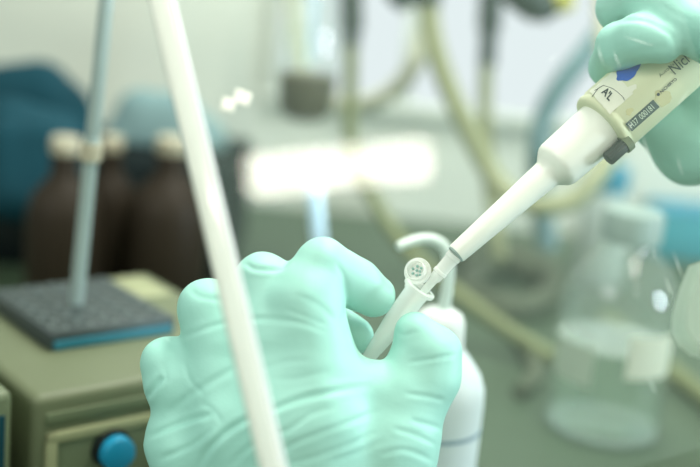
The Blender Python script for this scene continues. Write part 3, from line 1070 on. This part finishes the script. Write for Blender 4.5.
# pale blue pipette behind the hand
b_ = atz(332, 372, 0.0)
t_ = at(313, 176, 0.80)
bp = thing('serological_pipette', 'pale blue plastic pipette standing behind the gloved knuckle', 'pipette', b_)
dv = (t_ - b_).normalized()
L_ = (t_ - b_).length
G().lathe(b_, dv, [(0, 0.003), (0.01, 0.0052), (L_ - 0.006, 0.0056), (L_ - 0.003, 0.004), (L_ + 0.01, 0.004)], 24).obj('barrel', M_rod, bp)
G().lathe(b_, (0, 0, 1), [(0, 0.022), (0.006, 0.022), (0.009, 0.012), (0.014, 0.008)], 32).obj('stand', M_white, bp)

# rail above the frame that carries the hoses
rz = at(350, -62, 1.0).z
ry_ = at(350, -45, 1.0).y
ra = thing('hose_rail', 'steel rail above the frame that carries the hoses', 'rail', (0, ry_, rz))
G().lathe((-0.7, ry_, rz + 0.02), (1, 0, 0), [(0, 0.012), (1.4, 0.012)], 24).obj('rail_tube', M_steel, ra)
for x in (-0.68, 0.68):
    G().box((x, (ry_ + WY) / 2, rz + 0.02), (0.02, WY - ry_ + 0.01, 0.02), None, 0.002).obj('bracket', M_steel, ra)


def hose(name, pts, r, mat, label, fit=None):
    P = [at(*p) for p in pts]
    h = thing(name, label, 'hose', P[-1])
    G().tube(P, r, 16, 10).obj('tubing', mat, h)
    for (a, b, rr, m, nm) in (fit or []):
        G().tube([at(*a), (at(*a) + at(*b)) / 2, at(*b)], rr, 16, 4).obj(nm, m, h)
    return h


hose('vacuum_hose', [(349, -60, 1.0), (350, 0, 1.0), (351, 60, 1.0), (350, 130, 1.0), (358, 172, 1.0), (374, 200, 1.0), (394, 232, 0.98), (420, 262, 0.95), (458, 294, 0.92), (505, 328, 0.90), (560, 362, 0.885)], 0.0062, M_hose2,
     'olive yellow hose hanging right of the brown flask, then running down to the bench',
     [((350, -20, 1.0), (352, 30, 1.0), 0.010, M_fit, 'fitting'), ((352, 28, 1.0), (351, 46, 1.0), 0.0075, M_fit, 'nozzle')])
hose('vacuum_hose', [(424, -60, 0.98), (427, -5, 0.98), (433, 40, 0.98), (447, 84, 0.98), (466, 125, 0.98), (488, 168, 0.98), (512, 196, 0.97), (545, 206, 0.96), (578, 196, 0.96), (603, 166, 0.97), (622, 130, 1.0), (640, 60, 1.02), (650, -60, 1.02)], 0.0088, M_hose,
     'yellowed hose looping down and round below the white pipettor barrel',
     [((424, -40, 0.98), (428, 6, 0.98), 0.0115, M_fit, 'fitting')])
hose('vacuum_hose', [(492, -60, 1.02), (490, 0, 1.02), (487, 50, 1.02), (485, 110, 1.02), (488, 160, 1.02), (494, 215, 1.02), (500, 260, 1.0)], 0.0066, M_hose,
     'bright yellow hose hanging straight from a long dark fitting',
     [((492, -30, 1.02), (489, 30, 1.02), 0.0105, M_fit, 'fitting'), ((489, 28, 1.02), (487, 66, 1.02), 0.0078, M_fit, 'nozzle')])
hose('vacuum_hose', [(432, -60, 1.08), (428, 15, 1.08), (416, 60, 1.08), (394, 90, 1.1), (362, 104, 1.12), (330, 100, 1.14), (300, 60, 1.16), (290, -60, 1.16)], 0.0085, M_hose3,
     'pale cream hose sagging in a wide loop behind the other hoses')
hose('drain_hose', [(640, -60, 1.0), (618, 10, 1.0), (592, 46, 1.0), (562, 84, 1.0), (545, 115, 1.0), (538, 150, 1.0), (540, 200, 1.02), (548, 250, 1.02)], 0.0098, M_hoseb,
     'blue grey hose slanting down left of the gloved right hand')
hose('cream_tube', [(598, -60, 0.9), (600, -5, 0.9), (602, 25, 0.9), (604, 60, 0.9), (612, 110, 0.9)], 0.0060, M_hose3,
     'cream tube hanging upright just left of the gloved right hand')
# dark stopcock between the hoses
sc = thing('stopcock', 'black stopcock with a yellow ring, hanging between the yellow and blue hoses', 'valve', at(540, -10, 0.96))
G().tube([at(505, -40, 0.96), at(520, -12, 0.96), at(543, 10, 0.96), at(549, 20, 0.96)], [0.012, 0.018, 0.014, 0.005], 20, 6).obj('valve_body', M_fit, sc)
G().tube([at(552, -30, 0.97), at(560, -4, 0.96), at(566, 12, 0.96)], [0.012, 0.012, 0.008], 20, 6).obj('ring', M_fity, sc)
G().tube([at(530, -10, 0.96), at(528, -60, 0.98)], 0.005, 12, 4).obj('stem', M_fit, sc)
s2 = thing('stopcock', 'small black stopcock at the top, left of the yellowed looping hose', 'valve', at(400, -10, 0.97))
G().tube([at(388, -30, 0.97), at(400, -6, 0.97), at(408, 8, 0.97)], [0.010, 0.012, 0.006], 20, 6).obj('valve_body', M_fit, s2)
G().tube([at(398, -20, 0.97), at(396, -60, 0.98)], 0.005, 12, 4).obj('stem', M_fit, s2)

# hanging trap flask with brown liquid
ft = at(304, 120, 1.0)
kf = 1.28 / FPX
fl = thing('trap_flask', 'hanging glass trap flask with brown liquid in its bottom', 'flask', ft)
zt = (at(303, -45, 1.0) - ft).length
up = Vector((0, 0, 1))
z2 = 36 * kf
G().lathe(ft, up, [(0, 12 * kf), (3 * kf, 18 * kf), (8 * kf, 22 * kf), (z2, 24 * kf), (z2 + 30 * kf, 23 * kf), (z2 + 62 * kf, 15 * kf), (z2 + 76 * kf, 9 * kf), (z2 + 115 * kf, 8.5 * kf)], 40, True, False).obj('glass_body', M_glass, fl)
G().lathe(ft, up, [(1 * kf, 12 * kf), (4 * kf, 17 * kf), (9 * kf, 21 * kf), (z2, 22.6 * kf), (z2 + .5 * kf, 22 * kf)], 40).obj('brown_liquid', M_brown, fl)
G().tube([ft + up * (z2 + 8 * kf), ft + up * (z2 + 90 * kf), ft + up * (z2 + 150 * kf)], 0.0025, 12, 6).obj('inlet_tube', M_rod, fl)
G().lathe(ft + up * (z2 + 108 * kf), up, [(0, 9 * kf), (1 * kf, 11 * kf), (14 * kf, 11 * kf), (15 * kf, 9 * kf)], 24).obj('stopper', M_fit, fl)

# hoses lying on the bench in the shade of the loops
def bench_hose(pts, r, mat, label):
    P = [atz(x, y, r) for x, y in pts]
    return tag(G().tube(P, r, 16, 8).obj('bench_hose', mat, loc=P[0]), label, 'hose')


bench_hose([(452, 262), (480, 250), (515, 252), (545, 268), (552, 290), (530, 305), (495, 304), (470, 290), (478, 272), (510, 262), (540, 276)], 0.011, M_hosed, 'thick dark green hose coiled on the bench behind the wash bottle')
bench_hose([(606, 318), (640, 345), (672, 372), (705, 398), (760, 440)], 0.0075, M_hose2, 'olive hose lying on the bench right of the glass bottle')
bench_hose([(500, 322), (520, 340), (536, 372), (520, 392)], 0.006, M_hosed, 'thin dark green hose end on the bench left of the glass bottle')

# blue things behind the glass bottle
c = atz(690, 262, 0)
h_ = at(690, 212, (c - CAM).dot(FWD)).z
G_ = G().box((c.x + 0.03, c.y + 0.03, h_ / 2), (0.145, 0.06, h_), None, 0.003)
bc = thing('carton', 'teal blue carton on the bench behind the glass bottle cap', 'carton', (c.x + 0.03, c.y + 0.03, 0))
G_.obj('box', M_blue, bc)
G().box((c.x + 0.03, c.y + 0.03, h_ + 0.001), (0.148, 0.063, 0.004), None, 0.001).obj('lid', M_cblue, bc)
p = at(614, 166, 1.12)
bbt = thing('capped_bottle', 'grey bottle with a blue cap below the black pipettor knob', 'bottle', (p.x, p.y, 0))
G().lathe((p.x, p.y, 0), (0, 0, 1), [(0, 0.024), (0.004, 0.026), (p.z - 0.045, 0.026), (p.z - 0.03, 0.018), (p.z - 0.022, 0.014)], 36).obj('bottle_body', M_tank, bbt)
G().lathe((p.x, p.y, 0), (0, 0, 1), [(p.z - 0.025, 0.0165), (p.z - 0.024, 0.0175), (p.z - 0.002, 0.0172), (p.z, 0.014)], 32).obj('cap', M_cblue, bbt)
